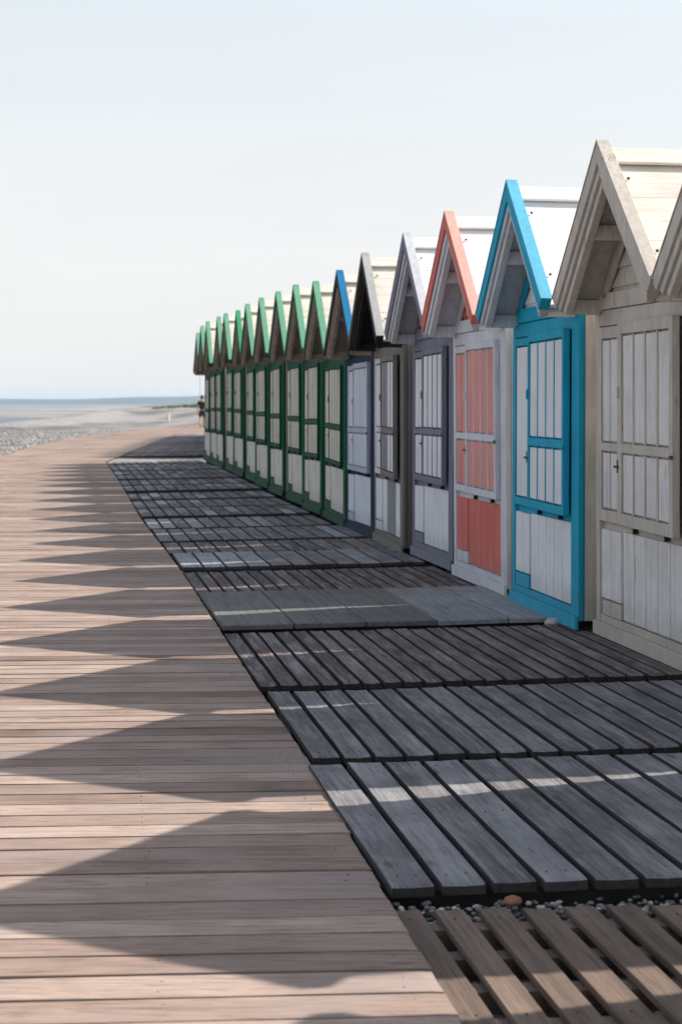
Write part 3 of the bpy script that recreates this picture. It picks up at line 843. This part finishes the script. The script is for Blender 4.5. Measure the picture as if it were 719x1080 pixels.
# ------------------------------------------------------------------ the walker
def skin_body(name, verts, edges, radii, mat, parent=None, sub=2):
    me = bpy.data.meshes.new(name); me.from_pydata(verts, edges, [])
    o = link(name, me, mat, parent)
    m = o.modifiers.new('skin', 'SKIN'); m.use_smooth_shade = True
    for i, r in enumerate(radii):
        r = r if isinstance(r, tuple) else (r, r)
        me.skin_vertices[0].data[i].radius = r
    me.skin_vertices[0].data[0].use_root = True
    s = o.modifiers.new('sub', 'SUBSURF'); s.levels = s.render_levels = sub
    dg = bpy.context.evaluated_depsgraph_get(); ev = o.evaluated_get(dg)
    nm = bpy.data.meshes.new_from_object(ev); o.modifiers.clear(); o.data = nm
    if not nm.materials: nm.materials.append(mat)
    for p in nm.polygons: p.use_smooth = True
    return o
def person():
    y = 90.0; x = (213.2-359.5)/F*y
    t = empty('person', (x, y, rise(y)+.002), R(8))
    tag(t, 'person in black top and dark shorts walking away along the boardwalk beside the last hut', 'person')
    skin = plain('skin', (.42,.25,.17), .55, var=.08); blk = plain('black_cloth', (.014,.014,.017), .85); sh = plain('dark_shorts', (.025,.024,.03), .85); hair = plain('dark_hair', (.03,.02,.015), .7); shoe = plain('shoe', (.12,.11,.1), .7)
    v = [(0,0,.94),(0,0,1.12),(0,.01,1.30),(0,.0,1.43),(0,-.01,1.52),(0,0,1.60),(0,.005,1.68),
         (.17,0,1.40),(.235,-.03,1.14),(.25,.04,.90),(.25,.07,.83),
         (-.17,0,1.40),(-.235,.02,1.14),(-.25,.10,.92),(-.25,.13,.85),
         (.095,.0,.88),(.10,.13,.50),(.10,.06,.10),(.10,.17,.05),
         (-.095,.0,.88),(-.10,-.06,.49),(-.10,-.27,.14),(-.10,-.20,.04)]
    e = [(0,1),(1,2),(2,3),(3,4),(4,5),(5,6),(3,7),(7,8),(8,9),(9,10),(3,11),(11,12),(12,13),(13,14),(0,15),(15,16),(16,17),(17,18),(0,19),(19,20),(20,21),(21,22)]
    r = [(.15,.11),(.135,.10),(.165,.11),(.10,.08),.052,(.075,.09),(.06,.07),.062,.045,.032,.03,.062,.045,.032,.03,.088,.062,.042,.035,.088,.062,.042,.035]
    body = skin_body('body', v, e, r, skin, t)
    skin_body('top', [(0,0,.92),(0,0,1.12),(0,.01,1.30),(0,0,1.42),(.17,0,1.40),(.22,-.015,1.22),(-.17,0,1.40),(-.22,.01,1.22)], [(0,1),(1,2),(2,3),(3,4),(4,5),(3,6),(6,7)],
              [(.168,.13),(.155,.12),(.185,.13),(.115,.095),.078,.066,.078,.066], blk, t)
    skin_body('shorts', [(0,0,.98),(0,0,.90),(.098,.015,.80),(.102,.10,.56),(-.098,-.01,.80),(-.102,-.05,.56)], [(0,1),(1,2),(2,3),(1,4),(4,5)],
              [(.165,.13),(.16,.13),.108,.088,.108,.088], sh, t)
    # head details: hair cap, ears, nose; hands with fingers
    bm = bmesh.new(); bmesh.ops.create_uvsphere(bm, u_segments=20, v_segments=12, radius=1)
    for vv in list(bm.verts):
        if vv.co.z < -.35 and vv.co.y > -.1 or (vv.co.y > .55 and vv.co.z < .35): bm.verts.remove(vv)
        else: vv.co = Vector((vv.co.x*.092, vv.co.y*.108-.004, vv.co.z*.115+1.665))
    me = bpy.data.meshes.new('hair'); bm.to_mesh(me); bm.free(); link('hair', me, hair, t, True)
    f = MB()
    for s in (-1, 1):
        f.hexa([(s*.078,-.01,1.615),(s*.092,-.012,1.618),(s*.092,.012,1.618),(s*.078,.012,1.615),(s*.08,-.014,1.665),(s*.098,-.018,1.668),(s*.098,.01,1.668),(s*.08,.012,1.665)])
    f.hexa([(-.014,.085,1.605),(.014,.085,1.605),(.010,.112,1.612),(-.010,.112,1.612),(-.006,.085,1.655),(.006,.085,1.655),(.004,.092,1.655),(-.004,.092,1.655)])
    f.build('face', skin, t, .003, True)
    for s, hy, hz in ((1,.075,.83),(-1,.135,.85)):
        vs = [(s*.25,hy,hz),(s*.25,hy+.01,hz-.05)]; es = [(0,1)]; rs = [.026,(.02,.032)]
        for k, (dy, L) in enumerate(((-.026,.06),(-.009,.072),(.009,.068),(.026,.052))):
            i = len(vs); vs += [(s*.25,hy+.01+dy,hz-.085),(s*.246,hy+.016+dy,hz-.085-L*.55),(s*.24,hy+.024+dy,hz-.085-L)]
            es += [(1,i),(i,i+1),(i+1,i+2)]; rs += [.0095,.009,.008]
        i = len(vs); vs += [(s*.245,hy+.045,hz-.05),(s*.24,hy+.06,hz-.085)]; es += [(1,i),(i,i+1)]; rs += [.011,.009]
        skin_body('hand', vs, es, rs, skin, t, 1)
    for s, yy, zz, p in ((1,.10,.0,0),(-1,-.24,.03,.10)):
        f = MB(); f.hexa([(s*.10-.045,yy-.09,zz+p*.2),(s*.10+.045,yy-.09,zz+p*.2),(s*.10+.05,yy+.17,zz),(s*.10-.05,yy+.17,zz),(s*.10-.04,yy-.08,zz+.10+p*.2),(s*.10+.04,yy-.08,zz+.10+p*.2),(s*.10+.035,yy+.15,zz+.05),(s*.10-.035,yy+.15,zz+.05)])
        f.build('shoe', shoe, t, .02, True)
person()

# ------------------------------------------------------------------ air over the estuary
def haze():
    b = MB(); b.box(-6800, 6800, -120, 7400, SEA-1, 30)
    m = bpy.data.materials.new('haze'); m.use_nodes = True; nt = m.node_tree
    for n in list(nt.nodes): nt.nodes.remove(n)
    out = nt.nodes.new('ShaderNodeOutputMaterial'); pv = nt.nodes.new('ShaderNodeVolumePrincipled')
    pv.inputs['Color'].default_value = (.66, .83, 1, 1); pv.inputs['Density'].default_value = .00013; pv.inputs['Anisotropy'].default_value = 0
    nt.links.new(pv.outputs[0], out.inputs['Volume'])
    o = b.build('haze', m); tag(o, 'thin pale haze over the estuary', 'haze', kind='stuff')
haze()

# ------------------------------------------------------------------ light, sky
AZ = YAW + R(8.5)                # sun stands behind the row, a little beyond square
EL = R(41)
sdir = Vector((math.cos(AZ)*math.cos(EL), math.sin(AZ)*math.cos(EL), math.sin(EL)))
sd = bpy.data.lights.new('sun', 'SUN'); sd.energy = 5.0; sd.angle = R(.53); sd.color = (1, .93, .84)
so = bpy.data.objects.new('sun', sd); COL.objects.link(so); so.location = (30, 10, 40)
so.rotation_euler = sdir.to_track_quat('Z', 'Y').to_euler()
wd = bpy.data.worlds.new('World'); S.world = wd; wd.use_nodes = True
nt = wd.node_tree
bg = nt.nodes['Background']
sky = nt.nodes.new('ShaderNodeTexSky'); sky.sky_type = 'NISHITA'; sky.sun_disc = False
sky.sun_elevation = EL; sky.sun_rotation = math.atan2(sdir.x, sdir.y)
sky.air_density = 1.0; sky.dust_density = 1.5; sky.ozone_density = 1.0; sky.altitude = 0
hs = nt.nodes.new('ShaderNodeHueSaturation'); hs.inputs['Saturation'].default_value = .5
nt.links.new(sky.outputs[0], hs.inputs['Color'])
# bright summer haze veil: strongest at the horizon, gone overhead
tc = nt.nodes.new('ShaderNodeTexCoord'); sx = nt.nodes.new('ShaderNodeSeparateXYZ'); nt.links.new(tc.outputs['Generated'], sx.inputs[0])
vf = ramp(nt, sx.outputs['Z'], [(0, .97), (.10, .93), (.25, .80), (.65, .12)])
mpn = nt.nodes.new('ShaderNodeMapping'); mpn.inputs['Scale'].default_value = (1.2, 1.2, 9); nt.links.new(tc.outputs['Generated'], mpn.inputs[0])
cn = N(nt, 'ShaderNodeTexNoise', i_Scale=2.2, i_Detail=5.0, i_Roughness=.55); nt.links.new(mpn.outputs[0], cn.inputs['Vector'])
veil = ramp(nt, sx.outputs['Z'], [(0, (.98,.975,.965)), (.10, (.975,.98,.985)), (.25, (.86,.94,.98)), (.7, (.55,.72,.92))])
veil = mixc(nt, 1.0, veil, ramp(nt, cn.outputs[0], [(.35, .97), (.65, 1.02)]), 'MULTIPLY')
vm = N(nt, 'ShaderNodeVectorMath', operation='SCALE'); nt.links.new(veil, vm.inputs[0]); vm.inputs['Scale'].default_value = 4.4
nt.links.new(mixc(nt, vf, hs.outputs[0], vm.outputs[0]), bg.inputs[0])
bg.inputs[1].default_value = .15

# ------------------------------------------------------------------ camera
cd = bpy.data.cameras.new('camera'); co = bpy.data.objects.new('camera', cd); COL.objects.link(co)
co.location = (0, 0, CAM_H); co.rotation_euler = (R(90), 0, 0)
cd.sensor_fit = 'VERTICAL'; cd.sensor_height = 36; cd.sensor_width = 24
cd.lens = F/1080*36
cd.shift_y = -(540-424)/1080
cd.clip_start = .1; cd.clip_end = 20000
cd.dof.use_dof = True; cd.dof.focus_distance = 8.0; cd.dof.aperture_fstop = 5.0
S.camera = co
S.view_settings.view_transform = 'Standard'; S.view_settings.look = 'None'; S.view_settings.gamma = 1
S.view_settings.exposure = .5
S.render.engine = 'CYCLES'
